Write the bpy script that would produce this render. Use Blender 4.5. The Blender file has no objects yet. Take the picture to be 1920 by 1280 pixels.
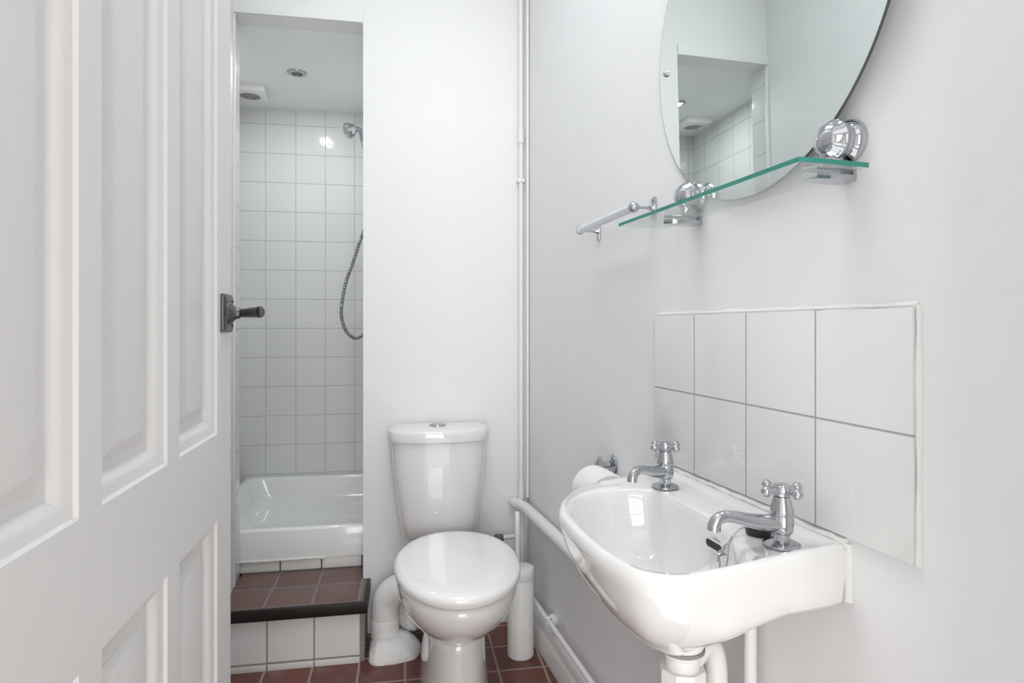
import bpy, bmesh, math, random
from mathutils import Vector, Matrix
random.seed(4)
S = bpy.context.scene
C = S.collection
R = math.radians
PI = math.pi

# ------------------------------------------------------------------ camera, light, exposure
cam = bpy.data.cameras.new('camera'); cam_ob = bpy.data.objects.new('camera', cam); C.objects.link(cam_ob)
cam.sensor_width = 36.0; cam.lens = 1150/1920*36; cam.shift_y = -28/1920; cam.clip_start = .01
cam_ob.location = (0, 0, 1.05); cam_ob.rotation_euler = (R(90), 0, R(-15.55))
S.camera = cam_ob
S.view_settings.view_transform = 'Standard'; S.view_settings.look = 'None'
S.view_settings.gamma = 1; S.view_settings.exposure = 0.15; S.view_settings.use_curve_mapping = False

w = bpy.data.worlds.new('sky'); S.world = w; w.use_nodes = True
w.node_tree.nodes['Background'].inputs[0].default_value = (1, .97, .955, 1)
w.node_tree.nodes['Background'].inputs[1].default_value = 1.5

def area(name, loc, rot, sx, sy, power, col):
    l = bpy.data.lights.new(name, 'AREA'); l.shape = 'RECTANGLE'; l.size = sx; l.size_y = sy
    l.energy = power; l.color = col
    o = bpy.data.objects.new(name, l); C.objects.link(o); o.location = loc; o.rotation_euler = rot
    return o
# daylight outside the hall window (behind the camera) and outside the bathroom skylight
area('daylight_hall', (-.25, -1.75, 1.28), (R(90), 0, 0), 1.2, 1.85, 46, (1, .950, .928))
area('daylight_skylight', (.12, 1.0, 2.86), (0, 0, 0), .62, .9, 14, (.955, .975, 1)).data.spread = R(150)   # beam narrowed so the upper back wall gets less light

# ------------------------------------------------------------------ helpers
def tag(o, label=None, cat=None, group=None, kind=None):
    if label: o['label'] = label
    if cat: o['category'] = cat
    if group: o['group'] = group
    if kind: o['kind'] = kind
    return o

def obj(name, bm, mats, parent=None, smooth=True, angle=35):
    bmesh.ops.remove_doubles(bm, verts=bm.verts, dist=1e-6)
    bmesh.ops.recalc_face_normals(bm, faces=bm.faces)
    me = bpy.data.meshes.new(name); bm.to_mesh(me); bm.free()
    if not isinstance(mats, (list, tuple)): mats = [mats]
    for m in mats: me.materials.append(m)
    if smooth:
        for p in me.polygons: p.use_smooth = True
        me.set_sharp_from_angle(angle=R(angle))
    o = bpy.data.objects.new(name, me); C.objects.link(o)
    if parent: o.parent = parent
    return o

def empty(name, loc=(0, 0, 0), rz=0):
    o = bpy.data.objects.new(name, None); C.objects.link(o)
    o.location = loc; o.rotation_euler = (0, 0, rz); o.empty_display_size = .05
    return o

def box(bm, a, b, bev=0, seg=2, mi=0):
    r = bmesh.ops.create_cube(bm, size=1)
    vs = r['verts']
    for v in vs:
        v.co = Vector((a[i] + (v.co[i] + .5) * (b[i] - a[i]) for i in range(3)))
    fs = list({f for v in vs for f in v.link_faces})
    for f in fs: f.material_index = mi
    if bev:
        es = list({e for v in vs for e in v.link_edges})
        bmesh.ops.bevel(bm, geom=es, offset=bev, segments=seg, profile=.5, affect='EDGES')
    return bm

def rings(bm, rs, cap0=False, cap1=False, mi=0, closed=True):
    R0 = [[bm.verts.new(p) for p in r] for r in rs]
    n = len(R0[0])
    for a, b in zip(R0, R0[1:]):
        for i in range(n if closed else n - 1):
            j = (i + 1) % n
            f = bm.faces.new((a[i], a[j], b[j], b[i])); f.material_index = mi
    if cap0: bm.faces.new(R0[0]).material_index = mi
    if cap1: bm.faces.new(list(reversed(R0[-1]))).material_index = mi
    return bm

def lathe(bm, prof, M=None, n=32, mi=0, cap=True):
    """prof: list of (radius, height) turned round z, optionally carried by matrix M"""
    M = M or Matrix()
    rs = []
    for r, h in prof:
        r = max(r, 1e-5)
        rs.append([M @ Vector((r*math.cos(2*PI*k/n), r*math.sin(2*PI*k/n), h)) for k in range(n)])
    return rings(bm, rs, cap, cap, mi)

def axis_matrix(p, d, up=None):
    d = Vector(d).normalized()
    q = d.to_track_quat('Z', 'Y').to_matrix().to_4x4()
    return Matrix.Translation(Vector(p)) @ q

def spline(pts, n=8, closed=False):
    pts = [Vector(p) for p in pts]; out = []
    m = len(pts)
    for i in range(m if closed else m - 1):
        if closed:
            p0, p1, p2, p3 = (pts[(i+k-1) % m] for k in range(4))
        else:
            p0 = pts[i-1] if i > 0 else pts[0]*2 - pts[1]
            p1, p2 = pts[i], pts[i+1]
            p3 = pts[i+2] if i+2 < m else pts[-1]*2 - pts[-2]
        for k in range(n):
            t = k/n
            out.append(.5*((2*p1)+(-p0+p2)*t+(2*p0-5*p1+4*p2-p3)*t*t+(-p0+3*p1-3*p2+p3)*t**3))
    if not closed: out.append(pts[-1])
    return out

def tube(bm, path, rad, n=16, cap=True, mi=0, flat=1.0):
    path = [Vector(p) for p in path]
    if not isinstance(rad, (list, tuple)): rad = [rad]*len(path)
    T = []
    for i in range(len(path)):
        a = path[max(i-1, 0)]; b = path[min(i+1, len(path)-1)]
        T.append((b-a).normalized())
    up = Vector((0, 0, 1)) if abs(T[0].z) < .9 else Vector((1, 0, 0))
    N = (up - T[0]*up.dot(T[0])).normalized()
    rs = []
    for i, p in enumerate(path):
        N = (N - T[i]*N.dot(T[i])).normalized()
        Bn = T[i].cross(N)
        rs.append([p + (N*math.cos(2*PI*k/n)*flat + Bn*math.sin(2*PI*k/n))*rad[i] for k in range(n)])
    return rings(bm, rs, cap, cap, mi)

def sphere(bm, c, r, n=16, mi=0, sc=(1, 1, 1)):
    m = Matrix.Translation(Vector(c)) @ Matrix.Diagonal((r*sc[0], r*sc[1], r*sc[2], 1))
    g = bmesh.ops.create_uvsphere(bm, u_segments=n, v_segments=max(n//2, 6), radius=1, matrix=m)
    for v in g['verts']:
        for f in v.link_faces: f.material_index = mi
    return bm

# frame of the slightly skewed back wall: origin in the right corner, x along the wall, y deeper
BA = R(-5.65); BO = (.64, 2.10, 0)
def inB(o):
    o.location = BO; o.rotation_euler = (0, 0, BA); return o
def Bw(x, y, z=0):
    c, s = math.cos(BA), math.sin(BA)
    return Vector((BO[0]+x*c-y*s, BO[1]+x*s+y*c, z))
def toB(X, Y):
    c, s = math.cos(BA), math.sin(BA); dx, dy = X-BO[0], Y-BO[1]
    return dx*c+dy*s, -dx*s+dy*c

# ------------------------------------------------------------------ materials
def mat(name, col, rough=.5, metal=0, coat=0, trans=0, ior=1.45, spec=.5):
    m = bpy.data.materials.new(name); m.use_nodes = True
    b = m.node_tree.nodes['Principled BSDF']
    b.inputs['Base Color'].default_value = (*col, 1); b.inputs['Roughness'].default_value = rough
    b.inputs['Metallic'].default_value = metal; b.inputs['Coat Weight'].default_value = coat
    b.inputs['Coat Roughness'].default_value = .03; b.inputs['IOR'].default_value = ior
    b.inputs['Transmission Weight'].default_value = trans; b.inputs['Specular IOR Level'].default_value = spec
    return m
def nd(m, t, **k):
    n = m.node_tree.nodes.new(t)
    for a, v in k.items(): setattr(n, a, v)
    return n
def noise_bump(m, scale, dist, detail=4, stretch=None, rough_var=0):
    t = m.node_tree; b = t.nodes['Principled BSDF']
    tc = nd(m, 'ShaderNodeTexCoord'); mp = nd(m, 'ShaderNodeMapping')
    if stretch: mp.inputs['Scale'].default_value = stretch
    nz = nd(m, 'ShaderNodeTexNoise'); nz.inputs['Scale'].default_value = scale; nz.inputs['Detail'].default_value = detail
    bp = nd(m, 'ShaderNodeBump'); bp.inputs['Distance'].default_value = dist; bp.inputs['Strength'].default_value = 1
    t.links.new(tc.outputs['Object'], mp.inputs[0]); t.links.new(mp.outputs[0], nz.inputs['Vector'])
    t.links.new(nz.outputs[0], bp.inputs['Height']); t.links.new(bp.outputs[0], b.inputs['Normal'])
    return nz
def math_n(m, op, a, b=None):
    n = nd(m, 'ShaderNodeMath', operation=op)
    for i, v in enumerate((a, b)):
        if v is None: continue
        if isinstance(v, (int, float)): n.inputs[i].default_value = v
        else: m.node_tree.links.new(v, n.inputs[i])
    return n.outputs[0]
def tile_mat(name, col, grout, u, v, u0, v0, pu, pv, gw, rough=.12, var=.02, dirt=0, wave=.0006):
    """glazed tiles laid on a surface: u, v pick the object axes, u0/v0 a joint, pu/pv the pitch"""
    m = mat(name, col, rough); t = m.node_tree; b = t.nodes['Principled BSDF']
    tc = nd(m, 'ShaderNodeTexCoord'); sp = nd(m, 'ShaderNodeSeparateXYZ'); t.links.new(tc.outputs['Object'], sp.inputs[0])
    def cell(ax, o, p):
        q = math_n(m, 'DIVIDE', math_n(m, 'SUBTRACT', sp.outputs[ax], o), p)
        fl = math_n(m, 'FLOOR', q); fr = math_n(m, 'SUBTRACT', q, fl)
        d = math_n(m, 'MULTIPLY', math_n(m, 'MINIMUM', fr, math_n(m, 'SUBTRACT', 1.0, fr)), p)
        return fl, d
    fu, du = cell(u, u0, pu); fv, dv = cell(v, v0, pv)
    d = math_n(m, 'MINIMUM', du, dv)
    mr = nd(m, 'ShaderNodeMapRange', interpolation_type='SMOOTHSTEP'); t.links.new(d, mr.inputs[0])
    mr.inputs[1].default_value = gw*.45; mr.inputs[2].default_value = gw*.75
    wn = nd(m, 'ShaderNodeTexWhiteNoise', noise_dimensions='2D'); cb = nd(m, 'ShaderNodeCombineXYZ')
    t.links.new(fu, cb.inputs[0]); t.links.new(fv, cb.inputs[1]); t.links.new(cb.outputs[0], wn.inputs['Vector'])
    hs = nd(m, 'ShaderNodeHueSaturation'); hs.inputs['Color'].default_value = (*col, 1)
    val = math_n(m, 'ADD', math_n(m, 'MULTIPLY', wn.outputs['Value'], var*2), 1-var)
    t.links.new(val, hs.inputs['Value'])
    tilecol = hs.outputs[0]
    if dirt:
        nz = nd(m, 'ShaderNodeTexNoise'); nz.inputs['Scale'].default_value = 14; nz.inputs['Detail'].default_value = 8
        t.links.new(tc.outputs['Object'], nz.inputs['Vector'])
        cr = nd(m, 'ShaderNodeMapRange'); t.links.new(nz.outputs[0], cr.inputs[0])
        cr.inputs[1].default_value = .52; cr.inputs[2].default_value = .78; cr.inputs[4].default_value = dirt
        mx0 = nd(m, 'ShaderNodeMix', data_type='RGBA'); t.links.new(cr.outputs[0], mx0.inputs[0])
        t.links.new(tilecol, mx0.inputs[6]); mx0.inputs[7].default_value = (*[c*.55+.13 for c in col], 1)
        tilecol = mx0.outputs[2]
    mx = nd(m, 'ShaderNodeMix', data_type='RGBA'); t.links.new(mr.outputs[0], mx.inputs[0])
    mx.inputs[6].default_value = (*grout, 1); t.links.new(tilecol, mx.inputs[7]); t.links.new(mx.outputs[2], b.inputs['Base Color'])
    rr = nd(m, 'ShaderNodeMapRange'); t.links.new(mr.outputs[0], rr.inputs[0]); rr.inputs[3].default_value = .8; rr.inputs[4].default_value = rough
    t.links.new(rr.outputs[0], b.inputs['Roughness'])
    # slightly wavy glaze + recessed joint; each tile tilts a hair of its own
    nz2 = nd(m, 'ShaderNodeTexNoise'); nz2.inputs['Scale'].default_value = 22; nz2.inputs['Detail'].default_value = 1
    t.links.new(tc.outputs['Object'], nz2.inputs['Vector'])
    h = math_n(m, 'ADD', math_n(m, 'MULTIPLY', mr.outputs[0], .0012), math_n(m, 'MULTIPLY', nz2.outputs[0], wave))
    bp = nd(m, 'ShaderNodeBump'); bp.inputs['Distance'].default_value = 1; bp.inputs['Strength'].default_value = .7
    t.links.new(h, bp.inputs['Height']); t.links.new(bp.outputs[0], b.inputs['Normal'])
    return m

PAINT = mat('white_wall_paint', (.83, .835, .84), .55); noise_bump(PAINT, 9, .0035, 5)
PAINT2 = mat('white_ceiling_paint', (.92, .93, .94), .7)
DOORP = mat('white_door_gloss_paint', (.68, .67, .665), .38); noise_bump(DOORP, 60, .0006, 4, (1, 1, .05))
PIPEP = mat('white_painted_pipe', (.83, .825, .82), .3); noise_bump(PIPEP, 25, .0008, 3)
LUMPY = mat('lumpy_white_painted_cement', (.80, .80, .79), .5); noise_bump(LUMPY, 60, .006, 6)
CERAM = mat('white_glazed_ceramic', (.81, .808, .80), .05, coat=1)
CERAM_IN = CERAM
PLAST = mat('white_plastic', (.84, .84, .83), .22)
SEAT = mat('white_seat_plastic', (.87, .87, .865), .12, coat=.6)
TRAYM = mat('shower_tray_acrylic', (.87, .88, .865), .12, coat=.5)
BRUSHP = mat('pale_grey_white_plastic', (.80, .80, .79), .4)
CHROME = mat('chrome', (.52, .53, .555), .07, 1)
CHROME_D = mat('aged_chrome_hose', (.42, .42, .42), .22, 1)
PEWTER = mat('dark_pewter', (.125, .125, .125), .38, .9); noise_bump(PEWTER, 80, .0008)
MIRROR = mat('mirror_silver', (.80, .86, .84), .0, 1)
MIRROR_EDGE = mat('mirror_edge', (.08, .09, .085), .25)
BLACKR = mat('black_rubber', (.018, .018, .02), .35)
DARK = mat('dark_hole', (.03, .03, .032), .6)
BRASS = mat('tarnished_brass_valve', (.25, .23, .2), .4, .9)
SILIC = mat('white_sealant', (.82, .82, .80), .5); noise_bump(SILIC, 50, .003)
DIRTY = mat('grimy_filler', (.30, .29, .27), .8); noise_bump(DIRTY, 80, .006)
TRIMB = mat('dark_brown_trim', (.014, .008, .007), .45)
PAPER = mat('toilet_paper', (.88, .88, .87), .9)
RAILM = mat('satin_white_metal', (.72, .74, .79), .3, .35)
FRAMEW = mat('white_window_frame', (.8, .8, .8), .4)
WOODF = mat('hall_boards', (.30, .20, .13), .45)
HALLW = mat('hall_wall_paint', (.66, .655, .65), .8)

def thin_glass(name, tint):
    m = bpy.data.materials.new(name); m.use_nodes = True; t = m.node_tree; t.nodes.clear()
    o = nd(m, 'ShaderNodeOutputMaterial'); tr = nd(m, 'ShaderNodeBsdfTransparent'); gl = nd(m, 'ShaderNodeBsdfGlossy')
    tr.inputs[0].default_value = (*tint, 1); gl.inputs['Roughness'].default_value = .01
    fr = nd(m, 'ShaderNodeLayerWeight'); fr.inputs[0].default_value = .5
    frv = math_n(m, 'ADD', math_n(m, 'MULTIPLY', math_n(m, 'POWER', fr.outputs['Facing'], 5.0), .9), .035)
    mx = nd(m, 'ShaderNodeMixShader')
    t.links.new(frv, mx.inputs[0]); t.links.new(tr.outputs[0], mx.inputs[1]); t.links.new(gl.outputs[0], mx.inputs[2])
    t.links.new(mx.outputs[0], o.inputs[0]); return m
GLASS = thin_glass('clear_shelf_glass', (.965, .985, .978))
PANE = thin_glass('window_glass', (.97, .98, .98))
GEDGE = mat('green_glass_edge', (.03, .26, .20), .12, trans=.25)

TILE_B = tile_mat('shower_tiles_back', (.77, .785, .775), (.56, .56, .55), 0, 2, toB(-.221, 3.0)[0], 2.013, .1372, .1388, .0028, .10, .02, wave=.0009)
TILE_S = tile_mat('shower_tiles_side', (.77, .785, .775), (.56, .56, .55), 1, 2, 2.317, 2.013, .1388, .1388, .0028, .12, .02, wave=.0009)
TILE_R = tile_mat('white_riser_tiles', (.85, .84, .835), (.30, .29, .27), 0, 2, -.568, .022, .1385, .5, .0035, .15, .015)
TILE_U = tile_mat('white_upstand_tiles', (.82, .82, .81), (.12, .12, .12), 0, 2, -.722, -1, .14, 9, .004, .2, .01)
TILE_SPL = tile_mat('splashback_tiles', (.77, .785, .78), (.40, .38, .37), 1, 2, 1.159, .924, .1512, .150, .0022, .06, .004, wave=.0002)
TERRA = tile_mat('quarry_tile_floor', (.150, .050, .038), (.34, .28, .24), 0, 1, -.430, -.303, .1405, .1405, .006, .38, .14, dirt=.75)
TERRA2 = tile_mat('quarry_tile_step', (.165, .092, .080), (.22, .21, .20), 0, 1, -.573, -.032, .1425, .145, .007, .35, .05, dirt=.25)

# ------------------------------------------------------------------ setting
W = .64
def struct(name, bm, m, **k):
    o = obj(name, bm, m, **k); o['kind'] = 'structure'; return o
ZC = 2.75     # bathroom ceiling
ZA = 2.085    # shower ceiling
bm = box(bmesh.new(), (-1.6, -1.6, -.05), (1.6, 1.35, 0)); inB(struct('floor', bm, TERRA))
bm = box(bmesh.new(), (W, .3, 0), (W+.12, 3.3, ZC)); struct('wall_right', bm, PAINT)
bm = box(bmesh.new(), (-.49, .3, 0), (-.343, 2.300, ZC)); box(bm, (-.66, 2.2995, 0), (-.52, 3.25, ZC)); struct('wall_left', bm, PAINT)
# back wall: pier right of the opening, lintel above it
xj = -.571; xl = toB(-.343, 2.207)[0]
bm = box(bmesh.new(), (xj, 0, 0), (.05, .085, ZC)); box(bm, (xl-.01, 0, ZA), (xj, .085, ZC)); inB(struct('wall_back', bm, PAINT, smooth=False))
bm = box(bmesh.new(), (xl, -.009, ZA), (xj, 0, ZA+.043), .002); inB(tag(obj('trim_1', bm, PAINT), kind='structure'))
bm = box(bmesh.new(), (-.3435, 2.194, .19), (-.3375, 2.207, ZA), .001); struct('trim_2', bm, PAINT)
bm = box(bmesh.new(), (-1.40, .92, 0), (-.1, 1.0, ZA+.2)); inB(struct('wall_shower_back', bm, TILE_B))
bm = box(bmesh.new(), (-.52, 2.302, 0), (-.515, 3.2, ZA)); box(bm, (-.3435, 2.204, 0), (-.340, 2.301, ZA)); box(bm, (-.52, 2.2995, 0), (-.3435, 2.3035, ZA)); struct('wall_shower_left', bm, TILE_S)
bm = box(bmesh.new(), (.155, 2.22, 0), (.20, 3.2, ZA)); struct('wall_shower_right', bm, TILE_S)
bm = box(bmesh.new(), (-1.25, .0851, ZA), (-.05, 1.0, ZA+.05)); inB(struct('ceiling_shower', bm, PAINT2))
bm = bmesh.new()
for a, b in (((-.49, .2, ZC), (-.19, 2.4, ZC+.1)), ((.43, .2, ZC), (.76, 2.4, ZC+.1)), ((-.19, .2, ZC), (.43, .55, ZC+.1)), ((-.19, 1.45, ZC), (.43, 2.4, ZC+.1))):
    box(bm, a, b)
struct('ceiling', bm, PAINT2, smooth=False)
# doorway wall behind the camera, with its frame
bm = box(bmesh.new(), (-.9, .2, 0), (-.262, .3, ZC)); box(bm, (.53, .2, 0), (1.2, .3, ZC)); box(bm, (-.262, .2, 2.0), (.53, .3, ZC)); struct('wall_front', bm, PAINT, smooth=False)
bm = box(bmesh.new(), (-.262, .19, 0), (-.244, .31, 2.0)); box(bm, (.512, .19, 0), (.53, .31, 2.0)); box(bm, (-.262, .19, 1.985), (.53, .31, 2.0)); struct('trim_3', bm, DOORP, smooth=False)
# skylight
bm = bmesh.new()
for a, b in (((-.19, .55, ZC+.02), (-.15, 1.45, ZC+.06)), ((.39, .55, ZC+.02), (.43, 1.45, ZC+.06)), ((-.15, .55, ZC+.02), (.39, .59, ZC+.06)), ((-.15, 1.41, ZC+.02), (.39, 1.45, ZC+.06)), ((.105, .59, ZC+.02), (.135, 1.41, ZC+.06))):
    box(bm, a, b)
sk = struct('window_2', bm, FRAMEW, smooth=False)
obj('pane', box(bmesh.new(), (-.15, .59, ZC+.035), (.39, 1.41, ZC+.04)), PANE, sk)
# hall behind the camera
bm = bmesh.new(); box(bm, (-1.25, -1.6, 0), (-1.15, .2, 2.5)); box(bm, (1.2, -1.6, 0), (1.3, .2, 2.5))
box(bm, (-1.25, -1.7, 0), (-.85, -1.6, 2.5)); box(bm, (.35, -1.7, 0), (1.3, -1.6, 2.5)); box(bm, (-.85, -1.7, 0), (.35, -1.6, .35)); box(bm, (-.85, -1.7, 2.2), (.35, -1.6, 2.5))
struct('wall_hall', bm, HALLW, smooth=False)
struct('ceiling_hall', box(bmesh.new(), (-1.25, -1.7, 2.5), (1.3, .2, 2.6)), PAINT2)
bm = bmesh.new()
for x in (-.85, -.55, -.265, .02, .31): box(bm, (x, -1.67, .35), (x+.04, -1.63, 2.2))
for z in (.35, .80, 1.25, 1.70, 2.16): box(bm, (-.85, -1.668, z), (.35, -1.632, z+.04))
wn = struct('window_1', bm, FRAMEW, smooth=False)
obj('pane', box(bmesh.new(), (-.85, -1.652, .35), (.35, -1.648, 2.2)), PANE, wn)
# skirting on the right wall with a moulded top
bm = bmesh.new(); pr = [(W, 0), (.616, 0), (.616, .062), (.619, .069), (.6225, .074), (.6225, .081), (.627, .089), (.634, .096), (W, .098)]
rings(bm, [[(x, y, z) for x, z in pr] for y in (.31, 2.10)], True, True)
struct('baseboard_right', bm, PIPEP)

# ------------------------------------------------------------------ the open panelled door
door = empty('door_1', (-.231, .35, 0), R(-4.4)); door['kind'] = 'structure'
# local: y runs from hinge to latch edge, +x faces the room
UW, ZT, TH = .74, 1.98, .04
cols = [(.077, .244), (.286, .452), (.494, .662)]; rows = [(.21, .758), (.888, 1.87)]
ub = [0] + [v for c in cols for v in c] + [UW]; zb = [0.006] + [v for r_ in rows for v in r_] + [ZT]
bm = bmesh.new()
for sx in (0, -TH):
    for i in range(len(ub)-1):
        for j in range(len(zb)-1):
            if i % 2 == 1 and j % 2 == 1: continue
            bm.faces.new([bm.verts.new(p) for p in ((sx, ub[i], zb[j]), (sx, ub[i+1], zb[j]), (sx, ub[i+1], zb[j+1]), (sx, ub[i], zb[j+1]))])
for a, b in (((0, 0), (UW, 0)), ((UW, 0), (UW, 1)), ((UW, 1), (0, 1)), ((0, 1), (0, 0))):
    za, zb_ = (zb[0], ZT)[a[1]], (zb[0], ZT)[b[1]]
    bm.faces.new([bm.verts.new(p) for p in ((0, a[0], za), (0, b[0], zb_), (-TH, b[0], zb_), (-TH, a[0], za))])
obj('door_leaf', bm, DOORP, door, smooth=False)
for (u0, u1) in cols:
    for (z0, z1) in rows:
        bm = bmesh.new()
        for s in (1, -1):
            prof = [(0, 0), (.0025, .0035), (.004, .004), (.010, .0052), (.017, .010), (.0205, .0145), (.0215, .015), (.034, .0150), (.0345, .0142), (.048, .0085), (.049, .0083)]
            rs = []
            for o_, d_ in prof:
                x = -d_ if s == 1 else -TH + d_
                rs.append([(x, u0+o_, z0+o_), (x, u1-o_, z0+o_), (x, u1-o_, z1-o_), (x, u0+o_, z1-o_)])
            rings(bm, rs, False, True)
        obj('panel', bm, DOORP, door, angle=25)
# pewter lever handle on a rectangular plate
bm = box(bmesh.new(), (0, .680, 1.041), (.0045, .736, 1.101), .0015)
box(bm, (.0045, .684, 1.045), (.0062, .732, 1.097), .001)
for yy in (.690, .727):
    for zz in (1.052, 1.090): sphere(bm, (.006, yy, zz), .0038, 12, sc=(.5, 1, 1))
hp = obj('handle_plate', bm, PEWTER, door)
bm = bmesh.new()
lathe(bm, [(.019, 0), (.0175, .003), (.012, .007), (.0085, .012), (.008, .016)], axis_matrix((.006, .708, 1.071), (1, 0, 0)), 24)
pth = spline([(.016, .710, 1.071), (.026, .709, 1.0715), (.036, .704, 1.072), (.046, .698, 1.0725), (.0555, .692, 1.073)], 5)
rr = [.0062+.0030*(i/(len(pth)-1)) for i in range(len(pth))]
tube(bm, pth, rr, 16)
sphere(bm, (.0555, .692, 1.073), .0096, 16, sc=(.35, 1, 1))
obj('lever', bm, PEWTER, hp)

# ------------------------------------------------------------------ shower: step, tray, fittings
step = empty('shower_step', Bw(-.78, -.18), BA)
tag(step, 'quarry tiled step with white tiled riser in front of the shower tray', 'step')
def child(o, par):       # o is built in the B frame; parent it keeping its place
    o.parent = par; o.matrix_parent_inverse = Matrix.LocRotScale(par.location, par.rotation_euler, None).inverted()
    return o
def cB(name, bm, m, par, **k):
    return child(inB(obj(name, bm, m, **k)), par)
xL = xl+.002
cB('riser', box(bmesh.new(), (xL, -.180, .0), (-.566, -.002, .168)), TILE_R, step)
bm = box(bmesh.new(), (xL, -.182, .168), (-.558, -.002, .190), .001); box(bm, (xL, -.002, .168), (xj-.003, .112, .190), .001)
cB('tiled_top', bm, TERRA2, step)
cB('edge_trim', box(box(bmesh.new(), (xL, -.197, .158), (-.545, -.182, .1925), .0015), (-.558, -.186, .158), (-.545, -.01, .1925), .0015), TRIMB, step)
cB('skirting_tile', box(bmesh.new(), (xL, -.184, 0), (-.566, -.178, .021), .001), TILE_R, step)
o = cB('grimy_joint', box(bmesh.new(), (-.566, -.176, 0), (-.556, -.002, .167)), DIRTY, step)

tray = empty('shower_tray', Bw(-.78, .11, .19), BA)
tag(tray, 'deep white shower tray set on the tiled step', 'shower tray')
bm = bmesh.new()
ty0, ty1, tx0, tx1, tz = .107, .918, toB(-.509, 2.36)[0], -.44, .339
def rrect(x0, x1, y0, y1, r, z, n=7):
    out = []
    for cx, cy, a0 in ((x1-r, y1-r, 0), (x0+r, y1-r, 90), (x0+r, y0+r, 180), (x1-r, y0+r, 270)):
        for k in range(n+1):
            a = R(a0+90*k/n); out.append((cx+r*math.cos(a), cy+r*math.sin(a), z))
    return out
def rr_(i, r, z): return rrect(tx0+i, tx1-i, ty0+i, ty1-i, r, z)
rings(bm, [rr_(0, .012, .232), rr_(0, .012, tz-.008), rr_(.0025, .012, tz-.002), rr_(.008, .012, tz), rr_(.03, .05, tz), rr_(.037, .055, tz-.003), rr_(.042, .06, tz-.012),
           rr_(.060, .075, tz-.075), rr_(.070, .08, tz-.092), rr_(.085, .08, tz-.098), rr_(.115, .07, tz-.103), rr_(.125, .07, tz-.107), rr_(.132, .07, tz-.118), rr_(.30, .08, tz-.124)], True, True)
cB('tray_body', bm, TRAYM, tray, angle=50)
cB('drain', lathe(bmesh.new(), [(.034, 0), (.034, .003), (.026, .005), (0, .005)], Matrix.Translation((-.78, .62, tz-.1238))), CHROME, tray)
cB('upstand_tiles', box(bmesh.new(), (tx0, .112, .1905), (xj-.002, .122, .230), .0015), TILE_U, tray)
bm = bmesh.new()
tube(bm, [(tx0 + k*.0102, .1075 + random.uniform(-.0015, .001), .2312+random.uniform(-.001, .001)) for k in range(46)], .0048, 8)
cB('sealant_bead', bm, SILIC, tray)

# shower handset with its hose
sh = empty('shower_handset', (.155, 2.75, 1.0)); tag(sh, 'chrome hand shower with looping metal hose by the shower side wall', 'shower')
hd = Vector((-.82, -.28, -.50)).normalized()
hc = Vector((.028, 2.75, 1.897))
M = axis_matrix(hc - hd*.012, hd)
bm = bmesh.new()
lathe(bm, [(.0, -.026), (.012, -.025), (.022, -.018), (.030, -.006), (.034, .006), (.034, .014), (.031, .017), (.030, .0165)], M, 32)
def loc(o, par): o.parent = par; o.matrix_parent_inverse = Matrix.Translation(par.location).inverted(); return o
loc(obj('shower_head', bm, CHROME), sh)
bm = lathe(bmesh.new(), [(.030, .0166), (.029, .019), (0, .0195)], M, 32)
for k in range(18):
    a = k*2.4; r_ = .027*math.sqrt((k+.5)/18); sphere(bm, M @ Vector((r_*math.cos(a), r_*math.sin(a), .0195)), .0018, 8)
loc(obj('spray_face', bm, CHROME_D), sh)
bm = tube(bmesh.new(), spline([hc-hd*.030, hc-hd*.04+Vector((.02, 0, -.012)), (.092, 2.752, 1.852), (.118, 2.755, 1.79), (.128, 2.755, 1.72)], 6), .0105, 16)
loc(obj('handle', bm, CHROME), sh)
bm = lathe(bmesh.new(), [(.017, 0), (.017, .006), (.014, .008), (.014, .022), (.016, .024), (.016, .03)], axis_matrix((.155, 2.755, 1.76), (-1, 0, 0)), 24)
loc(obj('holder', bm, CHROME), sh)
hp_ = spline([(.128, 2.755, 1.72), (.122, 2.74, 1.60), (.103, 2.72, 1.49), (.077, 2.7, 1.415), (.048, 2.7, 1.323), (.017, 2.7, 1.231), (.001, 2.7, 1.135), (.003, 2.7, 1.077), (.022, 2.7, 1.027), (.052, 2.7, 1.002), (.080, 2.7, 1.007), (.115, 2.71, 1.03), (.155, 2.72, 1.04)], 40)
L = [0]
for a, b in zip(hp_, hp_[1:]): L.append(L[-1]+(b-a).length)
loc(obj('hose', tube(bmesh.new(), hp_, [.0072+.0014*math.cos(l/.0062*2*PI) for l in L], 12), CHROME_D), sh)

dl = empty('downlight', (-.174, 2.644, ZA)); tag(dl, 'small round chrome recessed downlight in the shower ceiling', 'light')
ring = obj('rim', lathe(bmesh.new(), [(.021, -.001), (.022, -.006), (.030, -.0065), (.036, -.005), (.038, -.002), (.038, .0), (.021, .0)], cap=False), CHROME_D, dl)
bm = lathe(bmesh.new(), [(.0215, -.0005), (.0205, -.0035), (.012, -.0022), (0, -.002)]); obj('lamp', bm, mat('lamp_face', (.10, .10, .10), .2, .5), dl)

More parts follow.
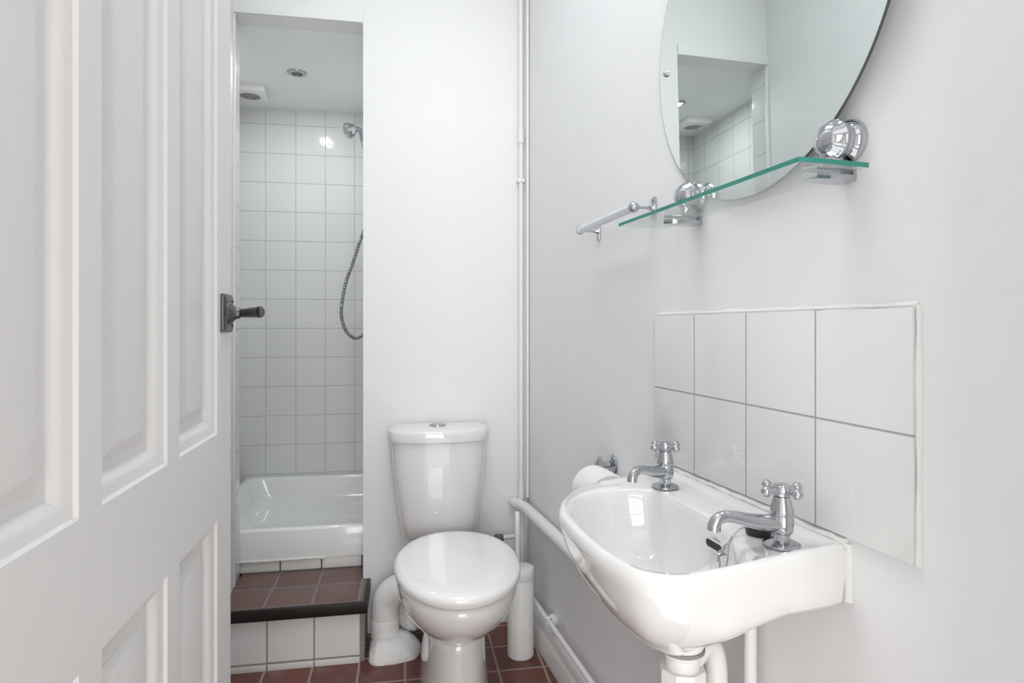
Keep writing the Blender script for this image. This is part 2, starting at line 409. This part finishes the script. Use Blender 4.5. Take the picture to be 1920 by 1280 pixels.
area('alcove_fill_light', (-.174, 2.644, ZA-.008), (0, 0, 0), .04, .04, 2.3, (.97, .99, 1))  # added fill to brighten the shower alcove; the downlight itself is unlit
fan = empty('extractor_fan', (-.385, 2.89, ZA)); tag(fan, 'square white extractor fan with round grille at the corner of shower ceiling', 'fan')
bm = rings(bmesh.new(), [rrect(-.068, .068, -.078, .078, .006, z) if i == 0 else rrect(-.068+i, .068-i, -.078+i, .078-i, .006, z) for i, z in ((0, 0), (0, -.018), (.004, -.024), (.012, -.028))], True, True)
obj('housing', bm, PLAST, fan)
bm = bmesh.new(); lathe(bm, [(.050, -.0275), (.050, -.0305), (.046, -.0315), (.044, -.0285)], n=36, cap=False); obj('grille_ring', bm, PLAST, fan)
obj('fan_opening', lathe(bmesh.new(), [(.045, -.0270), (.045, -.0283), (0, -.0283)], n=36), DARK, fan)
bm = bmesh.new()
for k in range(11):
    y = -.04+.008*k; h = math.sqrt(max(.045**2-y*y, 0)); box(bm, (y-.0013, -h, -.0300), (y+.0013, h, -.0288))
obj('grille', bm, PLAST, fan)

# ------------------------------------------------------------------ toilet (built in the B frame, s = distance from the wall)
TX = -.318; TXB = -.290
toilet = empty('toilet', Bw(TX, -.4, 0), BA)
tag(toilet, 'white close-coupled ceramic toilet with closed lid against the back wall', 'toilet')
def sgn(v): return -1 if v < 0 else 1
def egg(sb, sf, hw, z, sc=None, nf=2.0, nb=2.4, n=56):
    sc = sc if sc is not None else (sb+sf)/2
    out = []
    for k in range(n):
        a = 2*PI*k/n; c, s = math.cos(a), math.sin(a)
        e = nf if s > 0 else nb
        x = hw*sgn(c)*abs(c)**(2/e); y = (sf-sc if s > 0 else sc-sb)*sgn(s)*abs(s)**(2/e)
        out.append((TXB+x, -(sc+y), z))
    return out
# bowl: upper body, bottom rolls under into the pedestal
prof = [(.384, .22, .712, .148, .47), (.381, .215, .720, .158, .47), (.365, .21, .722, .161, .47), (.340, .20, .715, .158, .46), (.312, .19, .697, .149, .45), (.285, .18, .668, .135, .43),
        (.262, .17, .632, .116, .41), (.245, .16, .600, .099, .38), (.234, .15, .580, .087, .36), (.226, .14, .572, .083, .36)]
bm = rings(bmesh.new(), [egg(b, f, h, z, c) for z, b, f, h, c in prof], True, True)
cB('bowl', bm, CERAM, toilet, angle=80)
prof = [(.228, .14, .567, .078, .36), (.222, .14, .572, .084, .36), (.205, .135, .574, .0855, .36), (.15, .125, .579, .088, .36), (.06, .115, .592, .094, .36), (.02, .11, .600, .098, .36), (.0, .108, .603, .100, .36)]
bm = rings(bmesh.new(), [egg(b, f, h, z, c, 2.3, 2.8) for z, b, f, h, c in prof], True, True)
cB('pedestal', bm, CERAM, toilet, angle=80)
for sx in (-1, 1):
    cB('bolt_cap', lathe(bmesh.new(), [(.010, 0), (.0095, .004), (.006, .007), (0, .008)], axis_matrix((TXB+sx*.092, -.455, .035), (sx, -.2, 0))), CHROME, toilet)
bm = bmesh.new()
rings(bm, [egg(.25, .716, .154, .3855, .48), egg(.247, .719, .157, .388, .48), egg(.247, .719, .157, .393, .48), egg(.25, .716, .154, .3945, .48)], True, True)
cB('seat', bm, SEAT, toilet)
rs = []
for i, z in ((.006, .3955), (.001, .397), (-.001, .403), (-.001, .410), (.001, .415), (.006, .4195), (.014, .4225), (.03, .4245), (.06, .4262), (.10, .4272), (.13, .4276)):
    rs.append(egg(.255+i*.9, .733-i, .168-i, z, .485, 2.05, 2.15))
cB('lid', rings(bmesh.new(), rs, True, True), SEAT, toilet, angle=50)
for sx in (-1, 1):
    bm = tube(bmesh.new(), [(TXB+sx*.045, -.243, .385), (TXB+sx*.045, -.243, .409)], .011, 16)
    cB('hinge', bm, CHROME, toilet)
def dshape(hw, s0, s1, dp, z, r=.02, n=14):
    """flat at the wall, bowed front: s0 back, s1 front at the corners, dp extra depth at the middle"""
    out = []
    for k in range(n+1):                    # bowed front from right to left
        t = 1-2*k/n; x = hw*math.copysign(1-(1-abs(t))**1.25, t)
        e = (1-abs(x/hw)**2.6)
        out.append((TX+x, -(s1+dp*e - .018*abs(x/hw)**14), z))
    for k in range(1, 5): out.append((TX-hw, -(s1-.018+(s0-s1+.018)*k/5), z))
    out.append((TX-hw+.004, -s0, z)); out.append((TX+hw-.004, -s0, z))
    for k in range(4, 0, -1): out.append((TX+hw, -(s1-.018+(s0-s1+.018)*k/5), z))
    return out
bm = bmesh.new(); rs = []
for z, hw, s1, dp in ((.352, .108, .100, .028), (.355, .117, .108, .031), (.362, .122, .112, .034), (.40, .1275, .114, .038), (.47, .138, .116, .041), (.56, .149, .118, .044), (.62, .154, .119, .045), (.672, .1565, .12, .046)):
    rs.append(dshape(hw, .012, s1, dp, z))
cis = cB('cistern', rings(bm, rs, True, True), CERAM, toilet, angle=50)
rs = []
for z, o_ in ((.6735, .004), (.675, .0), (.680, -.001), (.703, -.001), (.709, .001), (.7135, .006), (.7165, .016), (.7185, .035), (.7195, .06)):
    rs.append(dshape(.1655-o_, .012+max(o_, 0)*.3, .126-o_*.8, .048-o_*.2, z))
cB('cistern_lid', rings(bmesh.new(), rs, True, True), CERAM, toilet, angle=50)
bm = lathe(bmesh.new(), [(.0285, .7185), (.0285, .7215), (.026, .7235), (.0255, .7225)], Matrix.Translation((TX-.004, -.085, 0)), 32)
lathe(bm, [(.0245, .7205), (.024, .7245), (.016, .7270), (0, .7278)], Matrix.Translation((TX-.004, -.085, 0)), 32)
cB('flush_button', bm, CHROME, toilet)

# soil pipe: elbow from the pan into a cement collar on the floor
soil = empty('soil_pipe', Bw(-.51, -.10, 0), BA); tag(soil, 'fat white painted soil pipe elbow left of the toilet', 'pipe')
pth = spline([(-.365, -.150, .198), (-.41, -.130, .205), (-.458, -.110, .192), (-.488, -.100, .160), (-.495, -.099, .13), (-.495, -.099, .06)], 7)
pip = cB('elbow', tube(bmesh.new(), pth, .0445, 28), PIPEP, soil)
cB('socket', lathe(bmesh.new(), [(.0452, .098), (.0462, .096), (.0462, .06), (.0462, .04)], Matrix.Translation((-.495, -.099, 0)), 28), PIPEP, soil)
bm = bmesh.new()
def blob(cx, cy, pr, amp, n=40, ex=1.0):
    rs = []
    ph = [random.uniform(0, 6) for _ in range(4)]
    for r_, z in pr:
        rs.append([(cx+ex*r_*(1+amp*(math.sin(3*a+ph[0])*.5+math.sin(5*a+ph[1]+z*30)*.3+math.sin(9*a+ph[2]+z*50)*.2))*math.cos(a),
                    cy+r_*(1+amp*(math.sin(3*a+ph[0])*.5+math.sin(5*a+ph[1]+z*30)*.3+math.sin(9*a+ph[2]+z*50)*.2))*math.sin(a), z) for a in [2*PI*k/n for k in range(n)]])
    return rs
rings(bm, [[(max(x, -.543), y, z) for x, y, z in q] for q in blob(-.470, -.125, [(.092, 0), (.091, .007), (.083, .020), (.071, .034), (.058, .046), (.047, .053), (.035, .054)], .10)], True, True)
cB('cement_collar', bm, LUMPY, soil, angle=80)
bm = rings(bmesh.new(), blob(-.405, -.075, [(.035, .05), (.045, .065), (.05, .09), (.045, .12), (.03, .14), (.01, .145)], .15), True, True)
cB('filler_lump', bm, LUMPY, soil, angle=80)

# ------------------------------------------------------------------ pipes
def pipe(name, label, paths, group=None, m=PIPEP, extras=None):
    bm = bmesh.new()
    for p, r_ in paths: tube(bm, p, r_, 16)
    o = obj(name, bm, m); tag(o, label, 'pipe', group)
    return o
e = empty('riser_pipe', Bw(-.025, -.018, .45), BA); tag(e, 'thin white painted vertical pipe in the corner of back wall', 'pipe')
cB('tube', tube(bmesh.new(), [Bv for Bv in ((-.025, -.016, .445), (-.025, -.016, 1.0), (-.0255, -.016, ZC-.002))], .0085), PIPEP, e)
for z in (1.70, .44):
    cB('joint', tube(bmesh.new(), [(-.025, -.016, z), (-.025, -.016, z+.05)], .0112), PIPEP, e)
cB('pipe_clip', box(bmesh.new(), (-.040, -.028, 1.56), (-.012, 0, 1.572), .002), PIPEP, e)
e = empty('bell_wire_pipe', (W-.006, 2.07, .45)); tag(e, 'narrow white painted pipe right of the corner riser', 'pipe')
loc(obj('tube', tube(bmesh.new(), [(W-.007, 2.070, .448), (W-.007, 2.070, ZC-.002)], .0052, 12), PIPEP), e)
e = empty('supply_pipe', Bw(-.03, -.018, 0), BA); tag(e, 'white painted vertical pipe below the waste pipe behind brush holder', 'pipe')
cB('tube', tube(bmesh.new(), [(-.022, -.018, .001), (-.022, -.018, .40)], .009), PIPEP, e)
cB('tee', tube(bmesh.new(), [(-.022, -.018, .285), (-.022, -.018, .345)], .0118), PIPEP, e)
e = empty('cistern_feed_pipe', Bw(-.1, -.035, .315), BA); tag(e, 'short horizontal white pipe with grey metal valve feeding the cistern', 'pipe')
cB('tube', tube(bmesh.new(), [(-.034, -.03, .315), (-.115, -.045, .315)], .0075), PIPEP, e)
bm = lathe(bmesh.new(), [(.008, 0), (.0135, .001), (.0135, .010), (.010, .011), (.010, .014), (.0145, .015), (.0145, .026), (.009, .028), (.009, .05)], axis_matrix((-.094, -.041, .315), (-1, -.18, .02)), 8)
cB('valve', bm, BRASS, e, angle=20)
cB('flexible_tail', tube(bmesh.new(), spline([(-.15, -.051, .316), (-.18, -.056, .322), (-.205, -.058, .345), (-.21, -.058, .356)], 5), .008), CHROME_D, e)

e = empty('waste_pipe', (W-.035, 1.6, .44)); tag(e, 'thick white painted waste pipe running along the right wall', 'pipe')
pth = spline([(.592, 2.100, .426), (.593, 2.086, .426), (.598, 2.068, .426), (.606, 2.045, .426), (.611, 2.01, .4265), (.612, 1.90, .427), (.613, 1.5, .429), (.613, .9, .430)], 5)
loc(obj('tube', tube(bmesh.new(), pth, .0195, 22), PIPEP), e)
e = empty('heating_pipe', (W-.025, 1.6, .14)); tag(e, 'slim white pipe clipped just above the skirting of the right wall', 'pipe')
loc(obj('tube', tube(bmesh.new(), [(.613, 2.02, .148), (.613, 1.8, .146), (.613, .35, .138)], .0078, 16), PIPEP), e)
for y in (1.79, .85):
    bm = box(bmesh.new(), (.622, y-.014, .133), (W, y+.014, .159), .002); box(bm, (.603, y-.007, .136), (.624, y+.007, .140), .001); box(bm, (.603, y-.007, .153), (.624, y+.007, .157), .001)
    loc(obj('clip', bm, PLAST), e)
for X, Y, r_, lb, zt in ((.617, .825, .0095, 'white vertical supply pipe under the near side of washbasin', .60), (.622, .945, .007, 'thinner white vertical supply pipe behind the basin trap', .58)):
    o = obj('basin_supply_pipe', tube(bmesh.new(), [(X, Y, .001), (X, Y, zt)], r_), PIPEP); tag(o, lb, 'pipe')

# ------------------------------------------------------------------ toilet brush
br = empty('toilet_brush', (.553, 1.886, 0)); tag(br, 'white cylindrical toilet brush holder standing in the corner', 'toilet brush')
obj('holder', lathe(bmesh.new(), [(.040, 0), (.0425, .003), (.0425, .255), (.041, .258)], n=40), BRUSHP, br)
obj('cap', lathe(bmesh.new(), [(.0438, .249), (.0445, .251), (.0445, .275), (.043, .280), (.036, .2825), (0, .283)], n=40), PLAST, br)
obj('handle', box(bmesh.new(), (-.018, -.0065, .280), (-.004, .0065, .458), .003), PLAST, br)

# ------------------------------------------------------------------ washbasin
OUT = [(.628, 1.112), (.585, 1.092), (.520, 1.070), (.450, 1.046), (.398, 1.012), (.356, .965), (.328, .908), (.315, .85), (.311, .76), (.317, .69), (.333, .641), (.372, .616), (.43, .621), (.50, .632), (.57, .644), (.628, .652)]
INN = [(.539, .995), (.502, 1.015), (.452, 1.020), (.400, .998), (.368, .955), (.349, .90), (.339, .82), (.336, .74), (.341, .69), (.360, .655), (.40, .642), (.44, .643), (.480, .656), (.503, .690), (.523, .742), (.545, .80), (.549, .87), (.549, .95)]
CC = Vector((.47, .83))
def ray_outline(poly, n):
    out = []
    m = len(poly)
    for k in range(n):
        a = 2*PI*k/n; d = Vector((math.cos(a), math.sin(a))); best = None
        for i in range(m):
            p, q = poly[i]-CC, poly[(i+1) % m]-CC; e_ = q-p
            den = d.x*e_.y-d.y*e_.x
            if abs(den) < 1e-12: continue
            t = (p.x*e_.y-p.y*e_.x)/den; u = (p.x*d.y-p.y*d.x)/den
            if t > 0 and -1e-6 <= u <= 1+1e-6: best = t if best is None else max(best, t)
        out.append(CC+d*best)
    return out
NB = 256
so = [Vector((p.x, p.y)) for p in spline([(x, y, 0) for x, y in OUT], 8)]
so += [Vector((W-.001, .656)), Vector((W-.001, 1.108))]
so[-2:] = [Vector((W-.001, .654)), Vector((W-.001, 1.114))]
O = ray_outline(so, NB)
I = ray_outline([Vector((p.x, p.y)) for p in spline([(x, y, 0) for x, y in INN], 8, True)], NB)
def inset(d, k):
    g = (I[k]-O[k]); l = g.length; return O[k]+g*(min(d, l*.5)/l) if l > 1e-6 else O[k]
def ss(a, b, x): t = max(0, min(1, (x-a)/(b-a))); return t*t*(3-2*t)
def lerp_tab(tab, x):
    for (a, va), (b, vb) in zip(tab, tab[1:]):
        if x <= b: return va+(vb-va)*(x-a)/(b-a)
    return tab[-1][1]
SIDE = [(0, .578), (.18, .584), (.28, .603), (.45, .632), (.60, .654), (.75, .672), (.90, .687), (1, .700)]
def under(s, z):
    c = Vector((.50, .83)); out = []
    for p in O:
        d = p-c
        wx = ss(.42, .62, p.x); wn = ss(.45, .92, abs(d.y)/d.length)*ss(.36, .46, p.x)
        wc = max(wx, wn*.75); q = s**(1-.85*wx-.0*wn) if s > .05 else s
        q = max(q, s**(1-.6*wn)) if s > .6 else q
        zz = z+(max(z, lerp_tab(SIDE, s))-z)*max(wn, wx) if s > .05 else z
        if zz < .687 and s > .05: zz += wx*ss(0, .16, s)*(.687-zz)
        v = c+(p-c)*q
        out.append((v.x, v.y, zz))
    return out
rs = [under(.02, .578), under(.17, .579), under(.27, .588), under(.40, .602), under(.55, .620), under(.70, .643), under(.81, .668), under(.885, .692), under(.94, .715), under(.975, .736)]
rs.append([(p.x, p.y, .750) for p in O])
for d, z in ((.001, .757), (.0035, .7625), (.008, .7655), (.014, .7655), (.024, .7598), (.034, .7566)):
    rs.append([(*inset(d, k), z if d > .0 else z) for k in range(NB)])
def toward(f, z):      # f: -: on the deck side of the lip, 0 lip, + scaled into the bowl
    out = []
    for k in range(NB):
        if f < 0: g = O[k]-I[k]; v = I[k]+g*(min(-f, g.length*.45)/g.length)
        else: c = Vector((.485, .83)); v = I[k]+(c-I[k])*f
        out.append((v.x, v.y, z))
    return out
rs += [toward(-.010, .7564), toward(-.004, .7552), toward(.0, .7525), toward(.018, .744), toward(.05, .722), toward(.10, .695), toward(.18, .668), toward(.32, .645), toward(.5, .630), toward(.7, .621), toward(.86, .617), toward(.88, .606)]
basin = empty('washbasin', (W, .85, .58)); tag(basin, 'white ceramic wall-hung washbasin below the tiled splashback', 'washbasin')
bm = rings(bmesh.new(), rs, True, True)
loc(obj('bowl', bm, CERAM, angle=80), basin)
# overflow slot and waste inside the bowl
bm = bmesh.new()
def slot(h, r, x, n=10):
    out = []
    for cy, a0 in ((.803+h, -90), (.803-h, 90)):
        for k in range(n+1):
            a = R(a0+180*k/n); out.append((x+.0, cy+r*math.cos(a)*1.0, .722+r*math.sin(a)))
    return out
tilt = Matrix.Translation((.0045, .0, 0)) @ Matrix.Translation((.536, .803, .7235)) @ Matrix.Rotation(R(8), 4, 'Y') @ Matrix.Translation((-.536, -.803, -.7235))
def tl(r): return [tilt @ Vector(p) for p in r]
rings(bm, [tl(slot(.016, .0075, .5345)), tl(slot(.016, .0075, .5315)), tl(slot(.016, .0058, .5315)), tl(slot(.016, .0052, .5345))], False, False)
loc(obj('overflow_surround', bm, CERAM), basin)
bm = rings(bmesh.new(), [tl(slot(.016, .0056, .5350)), tl(slot(.016, .0056, .5335))], True, True)
loc(obj('overflow_slot', bm, DARK), basin)
loc(obj('waste_ring', lathe(bmesh.new(), [(.022, .0), (.023, .0025), (.021, .004), (.014, .002), (.0, .001)], Matrix.Translation((.485, .83, .612)), 28), CHROME), basin)
bm = bmesh.new(); pts = [(W-.002, .655+.0115*k, .767+random.uniform(-.001, .0015)) for k in range(40)]
tube(bm, pts, [.0065+random.uniform(-.0012, .0012) for _ in pts], 8); tube(bm, [(W-.001, .6545, .767-.0076*k) for k in range(11)], [.0055+random.uniform(-.001, .001) for _ in range(11)], 8)
loc(obj('sealant_bead', bm, SILIC), basin)

# trap and waste under the basin
tr = empty('basin_trap', (.50, .83, .5)); tag(tr, 'white plastic bottle trap hanging under the washbasin', 'trap')
def lz(name, prof, m, n=32, ang=30, x=.50, y=.83): return loc(obj(name, lathe(bmesh.new(), prof, Matrix.Translation((x, y, 0)), n), m, angle=ang), tr)
lz('top_washer', [(.034, .5805), (.0345, .574), (.031, .566), (.031, .562)], PLAST)
lz('grimy_seal', [(.030, .566), (.0335, .5645), (.0335, .560), (.029, .5575)], DIRTY)
lz('tailpiece', [(.0275, .560), (.028, .559), (.028, .553), (.026, .551), (.026, .48)], PLAST)
bm = bmesh.new(); n = 24; rs = []
for z in (.534, .530, .502, .498):
    k0 = .0335 if z in (.530, .502) else .0315
    rs.append([(.50+(k0+(.0018 if k % 3 == 0 else 0))*math.cos(2*PI*k/n), .83+(k0+(.0018 if k % 3 == 0 else 0))*math.sin(2*PI*k/n), z) for k in range(n)])
rings(bm, rs, True, True); loc(obj('ribbed_nut', bm, PLAST, angle=15), tr)
lz('trap_body', [(.0245, .50), (.0245, .30), (.029, .295), (.029, .24), (.022, .225), (0, .222)], PLAST)
pth = spline([(.517, .835, .535), (.536, .842, .548), (.553, .849, .549), (.569, .855, .537), (.577, .858, .512), (.579, .859, .48), (.579, .859, .36), (.585, .861, .335), (.61, .87, .325), (W-.001, .88, .325)], 6)
loc(obj('outlet_pipe', tube(bmesh.new(), pth, .0175, 20), PLAST), tr)

# ------------------------------------------------------------------ taps
def make_tap(loc_, rz, spin, label, group=None):
    t = empty('basin_tap', loc_, rz); tag(t, label, 'tap', group)
    obj('flange', lathe(bmesh.new(), [(.0235, .0), (.0245, .0012), (.0235, .0032), (.018, .0058), (.0115, .0078), (.0105, .008)], n=40), CHROME, t)
    bm = lathe(bmesh.new(), [(.0108, .006), (.0108, .0165), (.0135, .0175), (.0148, .020), (.0150, .024), (.0150, .0405), (.0145, .0412), (.0152, .0420), (.0156, .0445), (.0148, .0495), (.0128, .056), (.0112, .0625), (.0106, .0655)], n=40)
    # swan spout, rooted in the body and turned down at its mouth
    p = spline([(-.004, 0, .0305), (-.022, 0, .0315), (-.045, 0, .0355), (-.068, 0, .0415), (-.083, 0, .0435), (-.0935, 0, .0405), (-.0985, 0, .0335), (-.0995, 0, .0265)], 6)
    n = len(p); rad = [.0125-.0048*min(1, i/(n*.45)) + (.0012*max(0, (i-n*.6)/(n*.4))) for i in range(n)]
    tube(bm, p, rad, 20)
    obj('spout_body', bm, CHROME, t, angle=50)
    obj('bonnet', lathe(bmesh.new(), [(.0098, .0655), (.0118, .0672), (.0122, .070), (.0122, .0775), (.0110, .0800), (.0102, .0803), (.0100, .0813), (.0085, .0820), (0, .0821)], n=32), CHROME, t)
    bm = bmesh.new()
    for k in range(4):
        a = spin+k*PI/2; c, s = math.cos(a), math.sin(a)
        tube(bm, [(c*.010, s*.010, .0735), (c*.016, s*.016, .0738), (c*.023, s*.023, .0742)], [.0048, .0032, .0036], 12)
        sphere(bm, (c*.0265, s*.0265, .0745), .0072, 20)
    obj('cross_handle', bm, CHROME, t)
    return t
# the far tap's spout points at the far side of the bowl, the near one's at the middle
make_tap((.567, .693, .7580), R(-4), R(10), 'chrome cross-head basin tap nearer to the camera beside the black plug')
make_tap((.568, 1.001, .7580), R(27), R(-12), 'chrome cross-head basin tap at the far end of washbasin')

# plug, its bead chain and eyelet
pl = empty('sink_plug', (.568, .742, .7575)); tag(pl, 'black rubber basin plug on a bead chain lying behind the near tap spout', 'plug')
obj('stopper', lathe(bmesh.new(), [(.0165, 0), (.0195, .010), (.0205, .0125), (.019, .0145), (0, .0148)], n=32), BLACKR, pl)
ch = spline([(.552, .742, .770), (.538, .744, .765), (.520, .740, .752), (.511, .733, .730), (.503, .728, .705), (.498, .730, .675), (.503, .745, .652), (.515, .762, .655), (.521, .768, .680), (.524, .769, .712)], 60)
bm = bmesh.new(); acc = 0; last = ch[0]
for p in ch:
    acc += (p-last).length; last = p
    if acc >= .0042: acc = 0; sphere(bm, p, .0018, 8)
tube(bm, ch[::12], .0004, 6)
loc(obj('bead_chain', bm, CHROME_D), pl)
bm = lathe(bmesh.new(), [(.0085, 0), (.0085, .0015), (.006, .003), (.0035, .004), (.003, .009), (.0045, .010), (.0045, .013)], axis_matrix((.5375, .770, .722), (-1, 0, .2)), 24)
tube(bm, [(.528, .770, .724), (.523, .770, .722), (.522, .770, .712)], .0022, 10); loc(obj('eyelet', bm, CHROME), pl)

# ------------------------------------------------------------------ splashback
sp = empty('splashback', (W, .856, .772)); tag(sp, 'splashback of eight white glazed tiles above the washbasin', 'splashback')
bm = box(bmesh.new(), (W-.008, .5562, .7757), (W, 1.1572, 1.0722), .001); loc(obj('tiles', bm, TILE_SPL), sp)
bm = bmesh.new()
pts = [(W-.001, .554-.001, .775+.03*k) for k in range(11)]; tube(bm, pts, [.004+random.uniform(-.0015, .001) for _ in pts], 8)
pts = [(W-.001, .554+.03*k, 1.075) for k in range(21)]; tube(bm, pts, [.004+random.uniform(-.0015, .001) for _ in pts], 8)
loc(obj('edge_filler', bm, SILIC), sp)

# ------------------------------------------------------------------ round mirror
mi = empty('round_mirror', (.6265, .843, 1.554), R(-2.0)); mi.rotation_euler[1] = R(-.75); tag(mi, 'large round frameless mirror hung on the wall above the glass shelf', 'mirror')
Mx = axis_matrix((0, 0, 0), (-1, 0, 0))
bm = lathe(bmesh.new(), [(.2965, -.0012), (.297, -.0008), (.297, .0018), (.2966, .0025), (.2956, .00262)], Mx, 160, cap=False); obj('mirror_edge', bm, MIRROR_EDGE, mi)
bm = bmesh.new(); rings(bm, [[Mx @ Vector((r_*math.cos(2*PI*k/160), r_*math.sin(2*PI*k/160), z)) for k in range(160)] for r_, z in ((.2958, -.0010), (.2958, .0026))], False, True); obj('mirror_glass', bm, MIRROR, mi)
for y in (-.268, .268):
    obj('screw_cap', lathe(bmesh.new(), [(.0058, .0025), (.0062, .005), (.0045, .008), (0, .0092)], Mx @ Matrix.Translation((0, 0, 0)) @ Matrix.Translation(Mx.to_3x3().inverted() @ Vector((0, y, .006))), 20), CHROME, mi)

# ------------------------------------------------------------------ glass shelf
sf = empty('glass_shelf', (W, .85, 1.247)); tag(sf, 'clear glass shelf with green edges on two chrome brackets below mirror', 'shelf')
bm = bmesh.new(); x0, x1, y0, y1, z0, z1 = .520, .622, .606, 1.094, 1.2445, 1.2505
box(bm, (x0, y0, z0), (x1, y1, z1))
bm.normal_update()
for f in bm.faces: f.material_index = 0 if abs(f.normal.z) > .9 or f.normal.x > .9 or f.normal.y > .9 else 1
loc(obj('glass_plate', bm, [GLASS, GEDGE], smooth=False), sf)
for Y in (.653, 1.003):
    b = empty('bracket', (W, Y, 1.247)); b.parent = sf; b.matrix_parent_inverse = Matrix.Translation(sf.location).inverted()
    def lb(name, bm, m=CHROME, **k):
        o = obj(name, bm, m, **k); o.parent = b; return o
    bm = lathe(bmesh.new(), [(.0275, 0), (.0290, .0015), (.0290, .005), (.0275, .009), (.0250, .0125), (.0235, .014)], axis_matrix((0, 0, .043), (-1, 0, 0)), 48)
    lb('wall_flange', bm)
    bm = lathe(bmesh.new(), [(.0225, .010), (.0225, .022), (.0255, .024), (.0268, .0265), (.0268, .030), (.0250, .0325), (.0232, .0340), (.0205, .0395), (.0150, .045), (.007, .0482), (0, .049)], axis_matrix((0, 0, .043), (-1, 0, 0)), 48)
    lb('domed_cap', bm)
    bm = box(bmesh.new(), (-.036, -.009, .0045), (-.018, .009, .030), .002); lb('neck', bm)
    bm = bmesh.new()
    for za, zb_ in ((.0036, .0062), (-.0100, -.0026)):
        pts_ = [(-.004, -.012), (-.030, -.015), (-.062, -.011), (-.074, 0), (-.062, .011), (-.030, .015), (-.004, .012)]
        rings(bm, [[(x, y, za) for x, y in pts_], [(x, y, zb_-(.001 if za > 0 else 0)) for x, y in pts_]], True, True)
    box(bm, (-.006, -.011, -.009), (0, .011, .006), .001)
    lb('glass_clamp', bm, angle=25)

# ------------------------------------------------------------------ hand-towel bar beyond the shelf
tb = empty('towel_bar', (W, 1.32, 1.30)); tag(tb, 'short pale towel bar with chrome ball end on right wall beyond the shelf', 'towel bar')
loc(obj('bar', tube(bmesh.new(), [(.588, 1.172, 1.299), (.588, 1.462, 1.296)], .0098, 24), RAILM), tb)
bm = sphere(bmesh.new(), (.588, 1.166, 1.299), .0118, 28); loc(obj('ball_end', bm, CHROME), tb)
loc(obj('end_cap', lathe(bmesh.new(), [(.0112, 0), (.0118, .002), (.0118, .006), (.007, .009), (0, .010)], axis_matrix((.588, 1.458, 1.296), (0, 1, 0)), 24), CHROME), tb)
for Y, Z in ((1.172, 1.301), (1.462, 1.295)):
    bm = tube(bmesh.new(), [(.590, Y, Z), (.600, Y, Z), (.622, Y, Z), (.632, Y, Z), (W-.003, Y, Z)], [.0035, .0030, .0036, .0065, .0085], 16)
    box(bm, (W-.005, Y-.0095, Z-.023), (W-.0002, Y+.0095, Z+.023), .002)
    for dz in (-.015, .015): lathe(bm, [(.0045, 0), (.004, .002), (0, .0026)], axis_matrix((W-.005, Y, Z+dz), (-1, 0, 0)), 12)
    loc(obj('wall_bracket', bm, CHROME), tb)

# ------------------------------------------------------------------ toilet roll and its holder
rh = empty('toilet_roll_holder', (W, 1.375, .71)); tag(rh, 'round chrome toilet roll holder on the wall behind the washbasin', 'toilet roll holder')
bm = lathe(bmesh.new(), [(.023, 0), (.0245, .002), (.0235, .006), (.014, .010), (.008, .012), (.008, .030), (.018, .032), (.021, .035), (.021, .040), (.015, .045), (0, .047)], axis_matrix((W, 1.375, .714), (-1, 0, 0)), 36)
loc(obj('wall_rose', bm, CHROME), rh)
bm = tube(bmesh.new(), spline([(W-.036, 1.375, .704), (.600, 1.385, .695), (.590, 1.388, .686), (.585, 1.380, .680), (.583, 1.36, .678), (.583, 1.272, .678)], 6), .0042, 12)
loc(obj('arm', bm, CHROME), rh)
tr_ = empty('toilet_roll', (.583, 1.322, .662)); tag(tr_, 'white toilet paper roll hanging behind the washbasin', 'toilet roll')
MY = axis_matrix((0, -.05, 0), (0, 1, 0))
bm = bmesh.new(); n = 48
rings(bm, [[MY @ Vector((r_*math.cos(2*PI*k/n), r_*math.sin(2*PI*k/n), z)) for k in range(n)] for r_, z in ((.020, 0), (.052, 0), (.0545, .003), (.0545, .097), (.052, .10), (.020, .10), (.020, 0))])
obj('paper', bm, PAPER, tr_)
